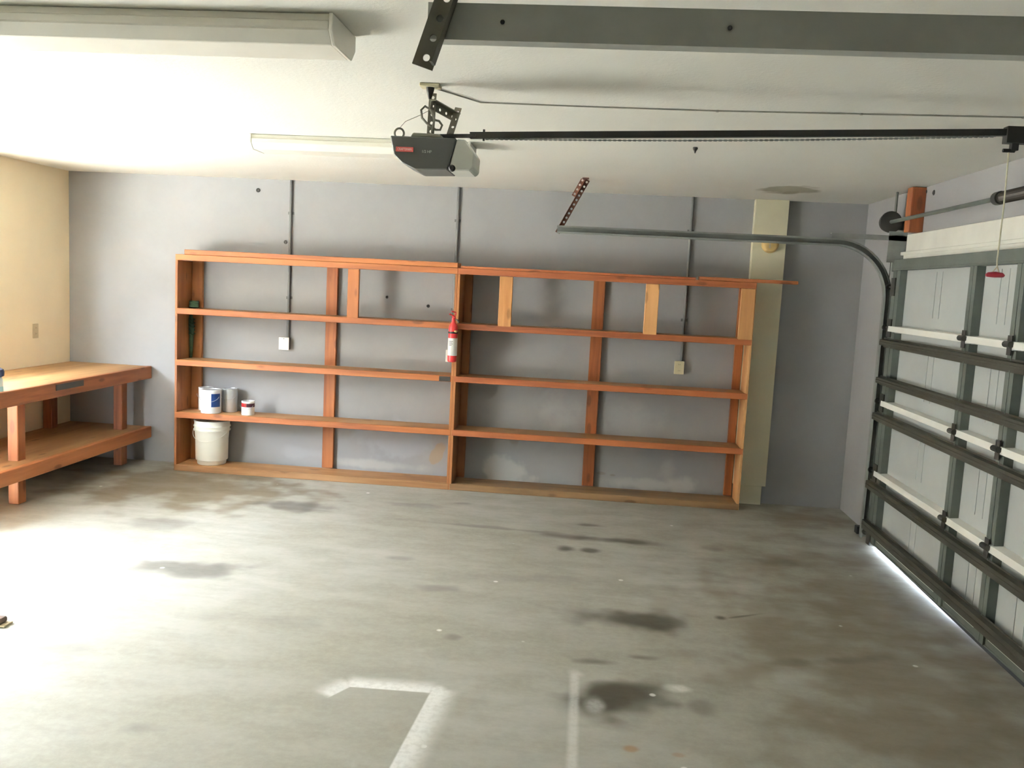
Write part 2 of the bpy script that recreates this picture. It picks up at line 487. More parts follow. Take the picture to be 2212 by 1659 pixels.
def shelving(name, label, x0, x1, wood_front, posts, brackets, tl):
    t = T(name, label, 'shelving unit', ((x0+x1)/2, (F+BW)/2, 0))
    pt = .020
    box('side_panel', (x0, x0+pt, F, BW, 0, ZT-.048), W_PANEL['Z'], t, .002)
    box('side_panel', (x1-pt, x1, F, BW if tl else 7.131, 0, ZT-.048), W_PANEL['Z'] if tl else W_TAN['Z'], t, .002)
    for nm, z in (('top_board', ZT), ('shelf', Z2), ('shelf', Z3), ('shelf', Z4), ('bottom_shelf', .052)):
        th = .048 if nm != 'bottom_shelf' else .052
        a, b = (x0, x1) if nm == 'top_board' else (x0+pt, x1-pt)
        s = box(nm, (a, b, F+.021, BW-.0355, z-.030, z-.001), W_DUSTY['X'] if nm == 'bottom_shelf' and not tl else W_GRAYB['X'], t, .002)
        e = box('front_edge', (a if nm == 'top_board' else x0+.004, b if nm == 'top_board' else x1-.004, F-.002, F+.0205, z-th, z), (wood_front if nm != 'bottom_shelf' else W_GRAYB if tl else W_DUSTY)['X'], s, .003)
    for (p0, p1) in posts:
        box('back_post', (p0, p1, BW-.035, BW-.001, .052, ZT-.031), W_SHELF['Z'], t, .003)
    for (p0, p1, mt) in brackets:
        box('front_brace', (p0, p1, F-.004, F+.03, Z2-.006, ZT-.049), mt['Z'], t, .003)
    return t

sl = shelving('shelving_unit', 'left orange-brown wooden shelving unit holding paint cans and a white bucket', XA, XM, W_SHELF,
         [(-2.185, -2.09)], [(-1.933, -1.842, W_SHELF)], True)
sr = shelving('shelving_unit', 'right reddish wooden shelving unit with empty shelves beside the garage door', XM, XB, W_RED,
         [(.02, .115)], [(-.716, -.612, W_TAN), (.424, .527, W_TAN), (1.150, 1.258, W_TAN)], False)
# dark metal mending plates on shelf ends
box('mending_plate', (-1.165, -1.075, F-.006, F-.0025, Z3-.045, Z3-.006), M_DARK, sl, .001)
# wide studs standing against the side panels at the wall
box('back_post', (XA+.021, XA+.11, BW-.035, BW-.001, .052, ZT-.031), W_PANEL['Z'], sl, .003)
box('back_post', (XB-.085, XB-.0215, BW-.035, BW-.001, .052, ZT-.031), W_SHELF['Z'], sr, .003)
box('back_post', (XM+.021, XM+.085, BW-.035, BW-.001, .052, ZT-.031), W_PANEL['Z'], sr, .003)

b = box('loose_board', (-3.29, -1.055, F+.004, F+.20, ZT+.0005, ZT+.040), W_SHELF['X'], None, .003)
recentre(tag(b, 'long brown board lying on top of the left shelving unit', 'board', None))
b = box('loose_board', (-1.03, .80, F+.002, F+.18, ZT+.0005, ZT+.018), W_RED['X'], None, .003)
recentre(tag(b, 'thin reddish board lying on the right shelving unit next to the divider', 'board', None))
b = box('loose_board', (.825, 1.572, F+.004, F+.075, ZT+.0005, ZT+.027), W_RED['X'], None, .003)
recentre(tag(b, 'short reddish stick on the right shelving unit, its end jutting past the cream column', 'board', None))

# ------------------------------------------------------------------ workbench
t = T('workbench', 'low brown wooden workbench with a lower shelf in the left corner', 'workbench', (-4.05, 6.1, 0))
BX0, BX1, BY0, BY1 = XL+.006, -3.705, 4.80, 7.195
s = box('worktop', (BX0, BX1-.04, BY0+.04, BY1, .788, .826), W_TOP['Y'], t, .003)
box('front_rail', (BX1-.039, BX1, BY0, BY1, .722, .828), W_BENCH['Y'], t, .004)
box('end_rail', (BX0, BX1-.04, BY0, BY0+.039, .722, .828), W_BENCH['X'], t, .004)
box('lower_shelf', (BX0, BX1-.04, BY0+.04, BY1, .268, .304), W_TOP['Y'], t, .003)
box('lower_rail', (BX1-.039, BX1, BY0, BY1, .208, .306), W_BENCH['Y'], t, .004)
box('lower_rail', (BX0, BX1-.04, BY0, BY0+.039, .208, .306), W_BENCH['X'], t, .004)
for (lx, ly) in ((-3.835, 5.60), (-3.835, 6.945), (-4.36, 5.60), (-4.36, 6.80)):
    box('leg', (lx-.075, lx, ly, ly+.085, 0, .787), W_BENCH['Z'], t, .004)
box('mending_plate', (BX1+.0005, BX1+.004, 5.83, 6.17, .772, .815), M_DARK, t, .001)

# ------------------------------------------------------------------ things on the shelves
def paint_can(name, x, y, z, r, h, label, body, band=None, group=None, lid=True):
    t = T(name, label, 'paint can', (x, y, z), group)
    bm = bmesh.new()
    bm_lathe(bm, [(r*.97, 0), (r, .004), (r, h-.012), (r*1.02, h-.008), (r*1.02, h-.002), (r*.99, h), (r*.93, h), (r*.92, h-.006)], (x, y, z))
    o = obj('can_body', bm, body, t, smooth_=True)
    bm = bmesh.new(); bm_lathe(bm, [(r*.90, 0), (r*.90, .004), (r*.78, .005), (r*.76, .001), (.001, .001)], (x, y, z+h-.0055))
    obj('lid', bm, M_CAN, t, smooth_=True)
    if band:
        bm = bmesh.new()
        for (m0, a0, a1, z0, z1) in band:
            bm2 = bmesh.new(); n = 18; rr = r+.0012
            vs = [[bm2.verts.new((x+rr*math.cos(a0+(a1-a0)*k/n), y+rr*math.sin(a0+(a1-a0)*k/n), z+zz)) for k in range(n+1)] for zz in (z0, z1)]
            for k in range(n): bm2.faces.new([vs[0][k], vs[0][k+1], vs[1][k+1], vs[1][k]])
            bmesh.ops.solidify(bm2, geom=bm2.faces[:], thickness=-.0008)
            obj('paper_label', bm2, m0, t, smooth_=True)
        bm.free()
    # wire bail
    bm = bmesh.new()
    bm_tube(bm, [(x-r*1.04*math.cos(a), y-r*.35-r*.75*math.sin(a)*.6-.012, z+h*.72-r*.55*math.sin(a)) for a in [PI*k/14 for k in range(15)]], .0016, 6)
    obj('wire_handle', bm, M_CAN, t, smooth_=True)
    return t
ZS = Z4+.0005
paint_can('paint_can', -3.085, 6.99, ZS, .081, .195, 'pale paint can with a dark blue label, front of the three big cans', M_CANLAB,
          [(M_BLUE, -1.15, -.15, .055, .165)])
paint_can('paint_can', -3.186, 7.115, ZS, .060, .192, 'big whitish paint can nearest the side panel, behind the blue-labelled can', M_WHITEP)
paint_can('paint_can', -2.972, 7.11, ZS, .062, .196, 'plain gray paint can standing to the right behind the blue-labelled can', M_CAN)
paint_can('paint_can', -2.772, 7.00, ZS, .052, .115, 'small white paint can with red and maroon label band standing alone', M_LABEL,
          [(M_MAROON, -1.45, .6, .068, .098), (M_RED, -2.7, -1.46, .068, .100)])

# bucket
x, y, z = -3.10, 7.05, .0525
t = T('bucket', 'tall white plastic bucket on the bottom shelf under the paint cans', 'bucket', (x, y, z))
bm = bmesh.new()
bm_lathe(bm, [(.112, 0), (.116, .006), (.139, .285), (.1495, .286), (.1495, .296), (.141, .297), (.142, .318), (.1495, .319), (.1495, .329), (.142, .330), (.143, .362), (.147, .363), (.147, .370), (.136, .370), (.130, .04), (.001, .035)], (x, y, z))
obj('bucket_body', bm, M_BUCKET, t, smooth_=True)
bm = bmesh.new()
bm_tube(bm, [(x+.150*math.cos(a), y-.152*math.sin(a)*.99-.004, z+.305-.10*math.sin(a)) for a in [PI*k/20 for k in range(21)]], .002, 6)
obj('wire_handle', bm, M_BUCKET, t, smooth_=True)

# dark green cord hank hung on the left panel and a small coil above it
bm = bmesh.new()
xp = XA+.021
bm_tube(bm, [(xp+.022, 7.105, 1.290), (xp+.022, 7.105, 1.255), (xp+.024, 7.11, 1.20), (xp+.024, 7.115, 1.13), (xp+.02, 7.12, 1.05), (xp+.016, 7.125, .9295)], [.012, .018, .032*.7, .026*.7, .016, .011], 10)
for k in range(5):
    a = 1.25-.03*k
    bm_tube(bm, [(xp+.029+.021*math.cos(q), 7.108+.026*math.sin(q), a+.006*math.sin(2*q)) for q in [2*PI*i/14 for i in range(14)]], .005, 6, closed=True)
tag(obj('cord_hank', bm, M_GREEN, None, smooth_=True), 'dark green hank of cord hanging against the left panel, under the second shelf', 'cord')
bm = bmesh.new()
for k in range(4):
    bm_tube(bm, [(xp+.05+.032*math.cos(q), 7.10+.036*math.sin(q), Z2+.0085+.014*k) for q in [2*PI*i/18 for i in range(18)]], .008, 6, closed=True)
recentre(tag(obj('cord_coil', bm, M_GREEN, None, smooth_=True), 'small dark green coil of cord on the left end of the second shelf', 'cord'))

# fire extinguisher on the divider edge
x, y, z = -1.060, F-.055, 1.045
t = T('fire_extinguisher', 'red fire extinguisher with white label mounted on the divider between shelving units', 'fire extinguisher', (x, y, z))
r = .036
bm = bmesh.new(); bm_lathe(bm, [(r*.75, 0), (r*.95, .006), (r, .015), (r, .262), (r*.94, .280), (r*.72, .300), (r*.42, .314), (r*.38, .322)], (x, y, z))
body = obj('cylinder_body', bm, M_RED, t, smooth_=True)
bm = bmesh.new(); bm_lathe(bm, [(r+.0004, 0), (r+.0012, .001), (r+.0012, .137), (r+.0004, .138)], (x, y, z+.052)); lab = obj('paper_label', bm, M_LABEL, body, smooth_=True)
bm = bmesh.new()
for k, w in enumerate((.030, .024, .028, .020)):
    bm_box(bm, x-.022, x-.022+w, y-r-.0022, y-r-.0006, z+.163-.010*k, z+.167-.010*k)
obj('label_print', bm, M_INK, body)
bm = bmesh.new(); bm_lathe(bm, [(r+.0004, 0), (r+.003, .001), (r+.003, .014), (r+.0004, .015)], (x, y, z+.226)); obj('strap', bm, M_BLACK, t, smooth_=True)
bm = bmesh.new(); bm_lathe(bm, [(.012, 0), (.014, .004), (.014, .012), (.011, .016)], (x+.022, y-.022, z+.236), 'Z', 14); obj('pressure_gauge', bm, M_BRASS, t, smooth_=True)
bm = bmesh.new(); bm_lathe(bm, [(.015, 0), (.015, .026), (.011, .03), (.011, .042)], (x, y, z+.32), 'Z', 16); obj('valve', bm, M_RED, t, smooth_=True)
bm = bmesh.new()
bm_tube(bm, [(x+.012, y, z+.345), (x+.005, y-.01, z+.362), (x-.03, y-.03, z+.378)], .0065, 8)
bm_tube(bm, [(x+.012, y, z+.365), (x+.016, y-.005, z+.392), (x-.012, y-.03, z+.400)], .0065, 8)
obj('lever', bm, M_RED, t, smooth_=True)
bm = bmesh.new(); bm_tube(bm, [(x+.014, y, z+.335), (x+.03, y-.01, z+.333), (x+.045, y-.012, z+.315)], [.006, .007, .010], 10); obj('nozzle', bm, M_BLACK, t, smooth_=True)
box('wall_bracket', (x-.013, x+.013, y+r+.0005, F-.003, z+.06, z+.30), M_DARK, t, .001)

# ------------------------------------------------------------------ back wall fittings
def conduit(xc, z0, label, boxcol, bx, bz, bw, bh, proj, white, blabel):
    t = T('conduit', label, 'conduit', (xc, D-.012, z0))
    bm = bmesh.new(); bm_tube(bm, [(xc, D-.0125, z0), (xc, D-.0125, H-.001)], .0118, 12); obj('pipe', bm, M_CONDUIT, t, smooth_=True)
    for zz in (z0+.32, H-.28):
        bm = bmesh.new(); bm_box(bm, xc-.026, xc+.026, D-.003, D-.0005, zz, zz+.022)
        bm_tube(bm, [(xc-.0135, D-.003, zz+.011), (xc-.0135, D-.018, zz+.011), (xc, D-.0262, zz+.011), (xc+.0135, D-.018, zz+.011), (xc+.0135, D-.003, zz+.011)], .0022, 6)
        obj('pipe_strap', bm, M_CONDUIT, t)
    o = T('junction_box', blabel, 'electrical box', (bx, D-proj/2, bz-bh/2))
    box('box_body', (bx-bw/2+.003, bx+bw/2-.003, D-proj, D-.0005, bz-bh/2+.003, bz+bh/2-.001), M_CONDUIT if white else boxcol, o, .003)
    pl = box('cover_plate', (bx-bw/2, bx+bw/2, D-proj-.006, D-proj-.0005, bz-bh/2, bz+bh/2), boxcol, o, .002)
    return o
o = conduit(-2.512, 1.1415, 'gray conduit above the left shelving, down to the white box', M_WHITEP, -2.535, 1.088, .088, .105, .042, True, 'white electrical box on the wall behind the left shelving unit')
box('blank_screw', (-2.538, -2.532, D-.0495, D-.0482, 1.127, 1.133), M_SLOT, o)
o = conduit(.7635, 1.1305, 'gray conduit behind the right shelving, down to the almond outlet box', M_ALMOND, .747, 1.077, .078, .105, .036, False, 'almond outlet box on the wall behind the right shelving unit')
for dz in (.025, -.025):
    bm = bmesh.new(); bm_lathe(bm, [(.016, 0), (.016, .002)], (.747, D-.0445, 1.077+dz), 'Y', 18)
    so = obj('socket', bm, M_ALMOND, o)
    bm = bmesh.new()
    for dx in (-.0055, .0055): bm_box(bm, .747+dx-.001, .747+dx+.001, D-.0452, D-.0446, 1.077+dz-.003, 1.077+dz+.006)
    obj('slot', bm, M_SLOT, so)
conduit(-1.115, 1.1155, 'gray conduit running down behind the divider of the two shelving units', M_WHITEP, -1.125, 1.065, .075, .10, .036, False, 'pale outlet box on the wall peeking out beside the fire extinguisher')

holes = [(-2.797, 2.347, .017, 'upper dark bolt hole high on the wall left of the first conduit'),
         (-2.554, 1.932, .015, 'dark bolt hole above the left shelving, touching the first conduit'),
         (-1.681, 1.520, .011, 'small dark plug in the wall behind the left shelving, nearer its middle post'),
         (-1.332, 1.465, .013, 'small dark plug in the wall behind the left shelving, nearer the extinguisher')]
for (hx, hz, hr, lb) in holes:
    bm = bmesh.new(); bm_lathe(bm, [(hr, 0), (hr, -.003), (hr*.7, -.006), (hr*.55, -.003), (.0006, -.003)], (hx, D-.0004, hz), 'Y', 18)
    o = tag(obj('wall_plug', bm, M_DARK, None), lb, 'wall plug', 'dark plugs in the back wall')
for (hy, hz, hr, lb) in ((5.999, 2.409, .011, 'smaller dark hole high on the right wall beside the wooden block'), (5.869, 2.389, .017, 'larger dark hole high on the right wall under the ceiling')):
    bm = bmesh.new(); bm_lathe(bm, [(hr, 0), (hr, -.003), (hr*.6, -.006), (hr*.5, -.003), (.0006, -.003)], (XR-.0004, hy, hz), 'X', 18)
    tag(obj('wall_plug', bm, M_DARK, None), lb, 'wall plug', 'dark holes high on the right wall')
bm = bmesh.new(); bm_lathe(bm, [(.012, -.0005), (.014, -.008), (.006, -.02), (.003, -.03), (.0008, -.032)], (.499, 4.773, H), 'Z', 14)
tag(obj('ceiling_hook', bm, M_DARK, None, smooth_=True), 'tiny dark hook screwed into the ceiling below the opener rail', 'hook')

# cream column
t = T('pipe_cover', 'cream boxed column with a round yellowed cap beside the right shelving unit', 'column', (1.37, 7.17, 0))
PY = 7.135
box('cover_board', (1.2445, 1.502, PY, D-.0005, .155, H-.001), M_CREAMDUCT, t, .003)
box('foot_block', (1.262, 1.475, PY+.012, D-.0005, 0.0, .1545), M_CREAMDUCT, t, .003)
bm = bmesh.new(); bm_lathe(bm, [(.066, -.0005), (.066, -.012), (.058, -.022), (.054, -.045), (.044, -.052), (.0008, -.053)], (1.378, PY, 2.090), 'Y', 32); cap = obj('round_cap', bm, M_KNOBTAN, t, smooth_=True, label='round yellowed cap')
box('slot', (1.362, 1.376, PY-.0545, PY-.0525, 2.060, 2.105), M_BEIGE, cap)

# outlet on the cream left wall
t = T('wall_outlet', 'tan outlet plate on the cream left wall above the workbench', 'outlet', (XL, 6.73, 1.05))
box('cover_plate', (XL+.0005, XL+.006, 6.694, 6.766, 1.052, 1.168), M_BEIGE, t, .002)
for dz in (-.024, .024):
    bm = bmesh.new(); bm_lathe(bm, [(.016, 0), (.016, .002)], (XL+.0061, 6.73, 1.11+dz), 'X', 18); so = obj('socket', bm, M_BEIGE, t)
    bm = bmesh.new()
    for dy in (-.0055, .0055): bm_box(bm, XL+.0081, XL+.0088, 6.73+dy-.001, 6.73+dy+.001, 1.107+dz, 1.116+dz)
    obj('slot', bm, M_SLOT, so)

# ------------------------------------------------------------------ sectional garage door (closed), right wall
t = T('sectional_garage_door', 'closed sectional garage door with white panels and gray steel framing', 'garage door', (2.06, (GY0+GY1)/2, 0))
XS = 2.066                                 # inside face of the skin
zs = [.022, .518, 1.004, 1.512, 1.972]     # section seams
SY = [6.033, 4.872, 4.345, 3.82, 3.295, 2.77, 2.245, 1.46]
SWD = [.135, .085, .085, .085, .085, .085, .085, .12]
for i in range(4):
    a, b_ = zs[i], zs[i+1]
    bm = bmesh.new()
    bm_box(bm, XS, XS+.012, GY0, GY1, a+.002, b_-.002)
    # shallow pressed ribs in the panel back
    for k in range(len(SY)-1):
        y1, y0 = SY[k], SY[k+1]+SWD[k+1]
        c = (y0+y1)/2
        for dy in (-.045, .045):
            bm_box(bm, XS-.003, XS, c+dy-.012, c+dy+.012, a+.09, b_-.09)
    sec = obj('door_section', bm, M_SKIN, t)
    bm = bmesh.new()
    bm_prism(bm, [(XS-.034, b_-.002), (XS-.0005, b_-.002), (XS-.0005, b_-.046), (XS-.012, b_-.046)], 'Y', GY0, GY1) if False else None
    bm.free()
    for yy, w in zip(SY, SWD):
        bm = bmesh.new(); dpt = .046
        # stile: open hat channel
        bm_box(bm, XS-dpt, XS-dpt+.003, yy, yy+w, a+.012, b_-.028)
        bm_box(bm, XS-dpt+.003, XS-.0005, yy, yy+.003, a+.012, b_-.028)
        bm_box(bm, XS-dpt+.003, XS-.0005, yy+w-.003, yy+w, a+.012, b_-.028)
        bm_box(bm, XS-dpt-.002, XS-dpt, yy+w*.45, yy+w*.55, a+.012, b_-.028)
        obj('stile', bm, M_FRAME, sec)
    if i < 3:
        # bright folded seam ledge, tilted up to the room
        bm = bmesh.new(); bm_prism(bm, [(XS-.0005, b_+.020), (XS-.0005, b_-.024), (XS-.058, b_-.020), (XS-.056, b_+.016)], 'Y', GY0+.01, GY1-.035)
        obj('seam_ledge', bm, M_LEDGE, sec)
    else:
        bm = bmesh.new(); bm_box(bm, XS-.05, XS-.0005, GY0, GY1-.005, b_-.072, b_); bm_box(bm, XS-.054, XS-.05, GY0, GY1-.005, b_-.072, b_-.06)
        obj('top_rail', bm, M_FRAME, sec, .002)
for (z0, z1) in ((1.394, 1.432), (1.134, 1.172), (.880, .925), (.397, .446), (.106, .166)):
    bm = bmesh.new()
    # strut: hat-shaped channel running the width of the door
    h = (z1-z0)/2; c = (z0+z1)/2
    bm_prism(bm, [(XS-.076, c-h), (XS-.076, c+h), (XS-.047, c+h+.004), (XS-.047, c+h+.014), (XS-.0465, c+h+.014), (XS-.0465, c-h-.014), (XS-.047, c-h-.014), (XS-.047, c-h-.004)], 'Y', GY0, 6.225)
    bm_prism(bm, [(XS-.079, c-.004), (XS-.079, c+.004), (XS-.076, c+.006), (XS-.076, c-.006)], 'Y', GY0, 6.22)
    obj('strut', bm, M_STRUT, t)
for zz in zs[1:4]:
    for yy in SY[1:7]:
        bm = bmesh.new()
        bm_box(bm, XS-.062, XS-.0585, yy+.02, yy+.065, zz-.05, zz+.045)
        bm_tube(bm, [(XS-.068, yy+.012, zz+.002), (XS-.068, yy+.073, zz+.002)], .0155, 10)
        obj('hinge', bm, M_DARK, t)
bm = bmesh.new(); bm_box(bm, XS-.034, XS-.0005, GY0, GY1-.02, .030, .098); bm_box(bm, XS-.040, XS-.034, GY0, GY1-.02, .030, .040)
obj('bottom_rail', bm, M_FRAME, t, .002)
for k in range(len(SY)-1):
    box('bottom_slot_strip', (XS-.0372, XS-.0345, SY[k+1]+SWD[k+1]+.05, SY[k]-.03, .072, .084), M_LENS, t)
bm = bmesh.new()
# rubber seal, not quite reaching the slab at its far end
pr = [(2.040, 2.072, GY0, .001, .030), (2.040, 2.072, 4.3, .0012, .030), (2.040, 2.072, GY1-.02, .026, .034)]
for (q0, q1) in zip(pr, pr[1:]):
    A = [bm.verts.new(c) for c in ((q0[0], q0[2], q0[3]), (q0[1], q0[2], q0[3]), (q0[1], q0[2], q0[4]), (q0[0], q0[2], q0[4]))]
    B = [bm.verts.new(c) for c in ((q1[0], q1[2], q1[3]), (q1[1], q1[2], q1[3]), (q1[1], q1[2], q1[4]), (q1[0], q1[2], q1[4]))]
    bm.faces.new(A); bm.faces.new(B[::-1])
    for k in range(4): bm.faces.new([A[k], B[k], B[(k+1) % 4], A[(k+1) % 4]])
obj('rubber_seal', bm, M_SEAL, t)
for zz in (1.515, 1.006, .52, .075, 1.79):
    bm = bmesh.new(); bm_tube(bm, [(XS-.045, 6.12, zz), (XS-.045, 6.215, zz)], .006, 8)
    bm_box(bm, XS-.056, XS-.047, 6.09, 6.165, zz-.06, zz+.06)
    rl = obj('roller_bracket', bm, M_DARK, t)
    bm = bmesh.new(); bm_lathe(bm, [(.019, 0), (.021, .004), (.021, .016), (.019, .02)], (XS-.045, 6.222, zz), 'Y', 16); obj('roller', bm, M_DARK, rl, smooth_=True)

# tracks ----------------------------------------------------------------
M_TRACKF = paint('track_steel_shaded', (.20, .215, .205), .5, .15, .1, 7)  # darker copy of the track steel, shade painted in for the far track
def track(name, label, yt, side, xend, zh, radius, zdrop=.0):
    """C-shaped roller track: vertical run, bend, horizontal run. side=-1: open towards -Y"""
    t = T(name, label, 'door track', (2.02, yt, .03))
    xv = 2.021
    path = [(xv, .03), (xv, .4), (xv, .8), (xv, 1.2), (xv, zh-radius)]
    for k in range(1, 13):
        a = PI/2*k/12
        path.append((xv-radius*(1-math.cos(a)), zh-radius+radius*math.sin(a)))
    path += [(x_, zh+zdrop*(xv-radius-x_)) for x_ in (1.0, .5, xend)]
    # profile in (n, y): n = normal in the XZ plane, C open to `side`
    w, d, th = .027, .03, .003
    pf = [(-w, 0), (w, 0), (w, d), (w*.55, d+.006), (w*.52, d+.003), (w-th, d-th), (w-th, th), (-w+th, th), (-w+th, d-th), (-w*.52, d+.003), (-w*.55, d+.006), (-w, d)]
    P3 = [Vector((p[0], yt, p[1])) for p in path]
    def fr(i):
        d_ = (P3[min(i+1, len(P3)-1)]-P3[max(i-1, 0)]).normalized()
        return Vector((d_.z, 0, -d_.x)), Vector((0, side, 0))
    bm = bmesh.new(); bm_path_profile(bm, P3, pf, fr)
    tr = obj('rail', bm, M_TRACK if side > 0 else M_TRACKF, t)
    # flag bracket and jamb brackets
    ysgn = -side
    bm = bmesh.new()
    bm_box(bm, XR-.075, XR-.001, min(yt, yt+ysgn*.004), max(yt, yt+ysgn*.004), zh-.30, zh+.10) if False else None
    ang0, ang1 = sorted((yt+ysgn*.0005, yt+ysgn*.0035))
    bm_box(bm, 2.0, XR-.001, ang0, ang1, zh-.12, zh+.09)
    w0, w1 = sorted((yt+ysgn*.004, yt+ysgn*.08))
    bm_box(bm, XR-.0045, XR-.001, w0, w1, zh-.12, zh+.09)
    obj('flag_bracket', bm, M_STEEL, t, .0008)
    a0, a1 = sorted((yt+ysgn*.004, yt+ysgn*.035))
    bm = bmesh.new(); bm_box(bm, 1.62, XR-.001, ang0, ang1, zh+.028, zh+.062); bm_box(bm, 1.62, XR-.001, ang0, a1 if ysgn > 0 else ang1, zh+.0595, zh+.062)
    obj('stiffener_angle', bm, M_STEEL, t)
    for zz in (.25, .75, 1.3):
        bm = bmesh.new(); bm_box(bm, 2.0, XR-.001, ang0, ang1, zz, zz+.06); bm_box(bm, XR-.004, XR-.001, w0, w1, zz, zz+.06)
        obj('jamb_bracket', bm, M_STEEL, t, .0008)
    for xb in ((-.157, .181) if side > 0 else (.95,)):
        bm = bmesh.new(); bm_lathe(bm, [(.0032, 0), (.0036, -.002*side), (.002, -.003*side)], (xb, yt-.0002*side, zh), 'Y', 12)
        obj('bolt', bm, M_DARK, tr)
    return t
track('door_track', 'gray roller track curving up beside the far edge of the garage door', 6.270, -1, -.262, 2.078, .37)
track('door_track', 'near gray horizontal roller track under the ceiling at the top of the view', 1.372, 1, -.272, 2.072, .37)
# upright back angles over the tracks (carry the drums)
def punched(bm, p0, p1, side1, side2, w1, w2, th=.003, hole=.008, pitch=.035):
    """slotted angle iron from p0 to p1: leg 1 (width w1 along side1) pierced with round holes, leg 2 plain"""
    p0, p1 = Vector(p0), Vector(p1); d = (p1-p0); L_ = d.length; d.normalize()
    s1 = Vector(side1); s1 = (s1-d*s1.dot(d)).normalized()
    s2 = d.cross(s1).normalized()
    if s2.dot(Vector(side2)) < 0: s2 = -s2
    n = max(1, int(L_//pitch)); pit = L_/n; m = 16
    for k in range(n):
        c = p0+d*(pit*(k+.5))+s1*(w1/2)
        inn, out = [], []
        hu, hw = pit/2, w1/2
        for (u_, w_) in ((1, 0), (1, .5), (1, 1), (.5, 1), (0, 1), (-.5, 1), (-1, 1), (-1, .5), (-1, 0), (-1, -.5), (-1, -1), (-.5, -1), (0, -1), (.5, -1), (1, -1), (1, -.5)):
            a = math.atan2(w_*hw, u_*hu)
            inn.append((hole*math.cos(a), hole*math.sin(a))); out.append((u_*hu, w_*hw))
        def V(uv, off): return bm.verts.new(c+d*uv[0]+s1*uv[1]+s2*off)
        for off in (0, th):
            I = [V(u, off) for u in inn]; O = [V(u, off) for u in out]
            for i in range(m): bm.faces.new([I[i], I[(i+1) % m], O[(i+1) % m], O[i]])
            if off == 0: I0, O0 = I, O
            else:
                for i in range(m):
                    bm.faces.new([I0[i], I[i], I[(i+1) % m], I0[(i+1) % m]])
                    bm.faces.new([O0[i], O0[(i+1) % m], O[(i+1) % m], O[i]])
    vs = []
    for p in (p0, p1):
        for (u, w) in ((0, 0), (th, 0), (th, w2), (0, w2)):
            vs.append(bm.verts.new(p-s1*th+s1*u+s2*w))
    for q in ((0, 1, 2, 3), (4, 7, 6, 5), (0, 4, 5, 1), (1, 5, 6, 2), (2, 6, 7, 3), (3, 7, 4, 0)):
        bm.faces.new([vs[i] for i in q])

bm = bmesh.new()
punched(bm, (-.272, 6.304, 2.062), (-.080, 6.304, 2.4385), (1, 0, 0), (0, -1, 0), .030, .030)
punched(bm, (-.150, 6.304, 2.31), (-.085, 6.304, 2.4375), (-1, 0, -.1), (0, -1, 0), .028, .012)
bm_box(bm, -.105, -.06, 6.235, 6.30, 2.4345, 2.4395)
tag(obj('track_hanger', bm, M_RUST, None), 'rusty punched angle hanging the far track end from the ceiling', 'track hanger')
bm = bmesh.new()
punched(bm, (-.2895, 1.366, 2.006), (-.150, 1.366, 2.4395), (1, 0, 0), (0, 1, 0), .030, .004, hole=.0055, pitch=.029)
bm_prism(bm, [(-.2605, 2.004), (-.2565, 2.004), (-.117, 2.4395), (-.121, 2.4395)], 'Y', 1.338, 1.3655)
tag(obj('track_hanger', bm, M_ANGLE, None), 'dark punched angle iron hanging the near track from the ceiling', 'track hanger')

# torsion shaft, drum, spring
ZSH, XSH = 2.232, 2.012
t = T('torsion_spring_assembly', 'dark torsion shaft with cable drum and spring above the garage door', 'spring shaft', (XSH, 3.8, ZSH))
bm = bmesh.new(); bm_tube(bm, [(XSH, 1.20, ZSH), (XSH, 6.38, ZSH)], .0125, 12); obj('shaft', bm, M_FRAME, t, smooth_=True)
for yc in (6.285, 1.27):
    bm = bmesh.new(); bm_lathe(bm, [(.03, 0), (.072, .002), (.074, .010), (.055, .014), (.052, .020), (.056, .026), (.052, .032), (.056, .038), (.052, .044), (.056, .05), (.064, .054), (.064, .062), (.03, .064)], (XSH, yc-.0, ZSH), 'Y', 28)
    obj('cable_drum', bm, M_DARK, t, smooth_=True)
for (ya, yb) in ((3.86, 4.66), (2.9, 3.74)):
    bm = bmesh.new(); n = 26; pts = []
    turns = 60
    bm_lathe(bm, [(.026, 0), (.028, .01)] + [v for k in range(turns) for v in ((.031, .02+(yb-ya-.04)*k/turns), (.028, .02+(yb-ya-.04)*(k+.5)/turns))] + [(.026, yb-ya)], (XSH, ya, ZSH), 'Y', 16)
    obj('spring', bm, M_SPRING, t, smooth_=False)
    bm = bmesh.new(); bm_lathe(bm, [(.02, 0), (.034, .003), (.034, .05), (.02, .053)], (XSH, yb, ZSH), 'Y', 18); obj('winding_cone', bm, M_DARK, t, smooth_=True)
bm = bmesh.new(); bm_box(bm, XSH-.02, XR-.001, 3.797, 3.803, ZSH-.05, ZSH+.05); bm_box(bm, XR-.005, XR-.001, 3.76, 3.84, ZSH-.07, ZSH+.07); obj('center_bracket', bm, M_STEEL, t)
for yc in (6.365, 1.205):
    bm = bmesh.new(); bm_box(bm, XSH-.03, XR-.001, yc, yc+.003, 2.185, ZSH+.03); bm_box(bm, XR-.004, XR-.001, yc-.02, yc+.02, 2.185, ZSH+.03); obj('bearing_plate', bm, M_FRAME, t)
# lifting cable
bm = bmesh.new(); bm_tube(bm, [(2.04, 6.312, ZSH-.04), (2.045, 6.285, .3)], .0022, 6); obj('lift_cable', bm, M_DARK, t)

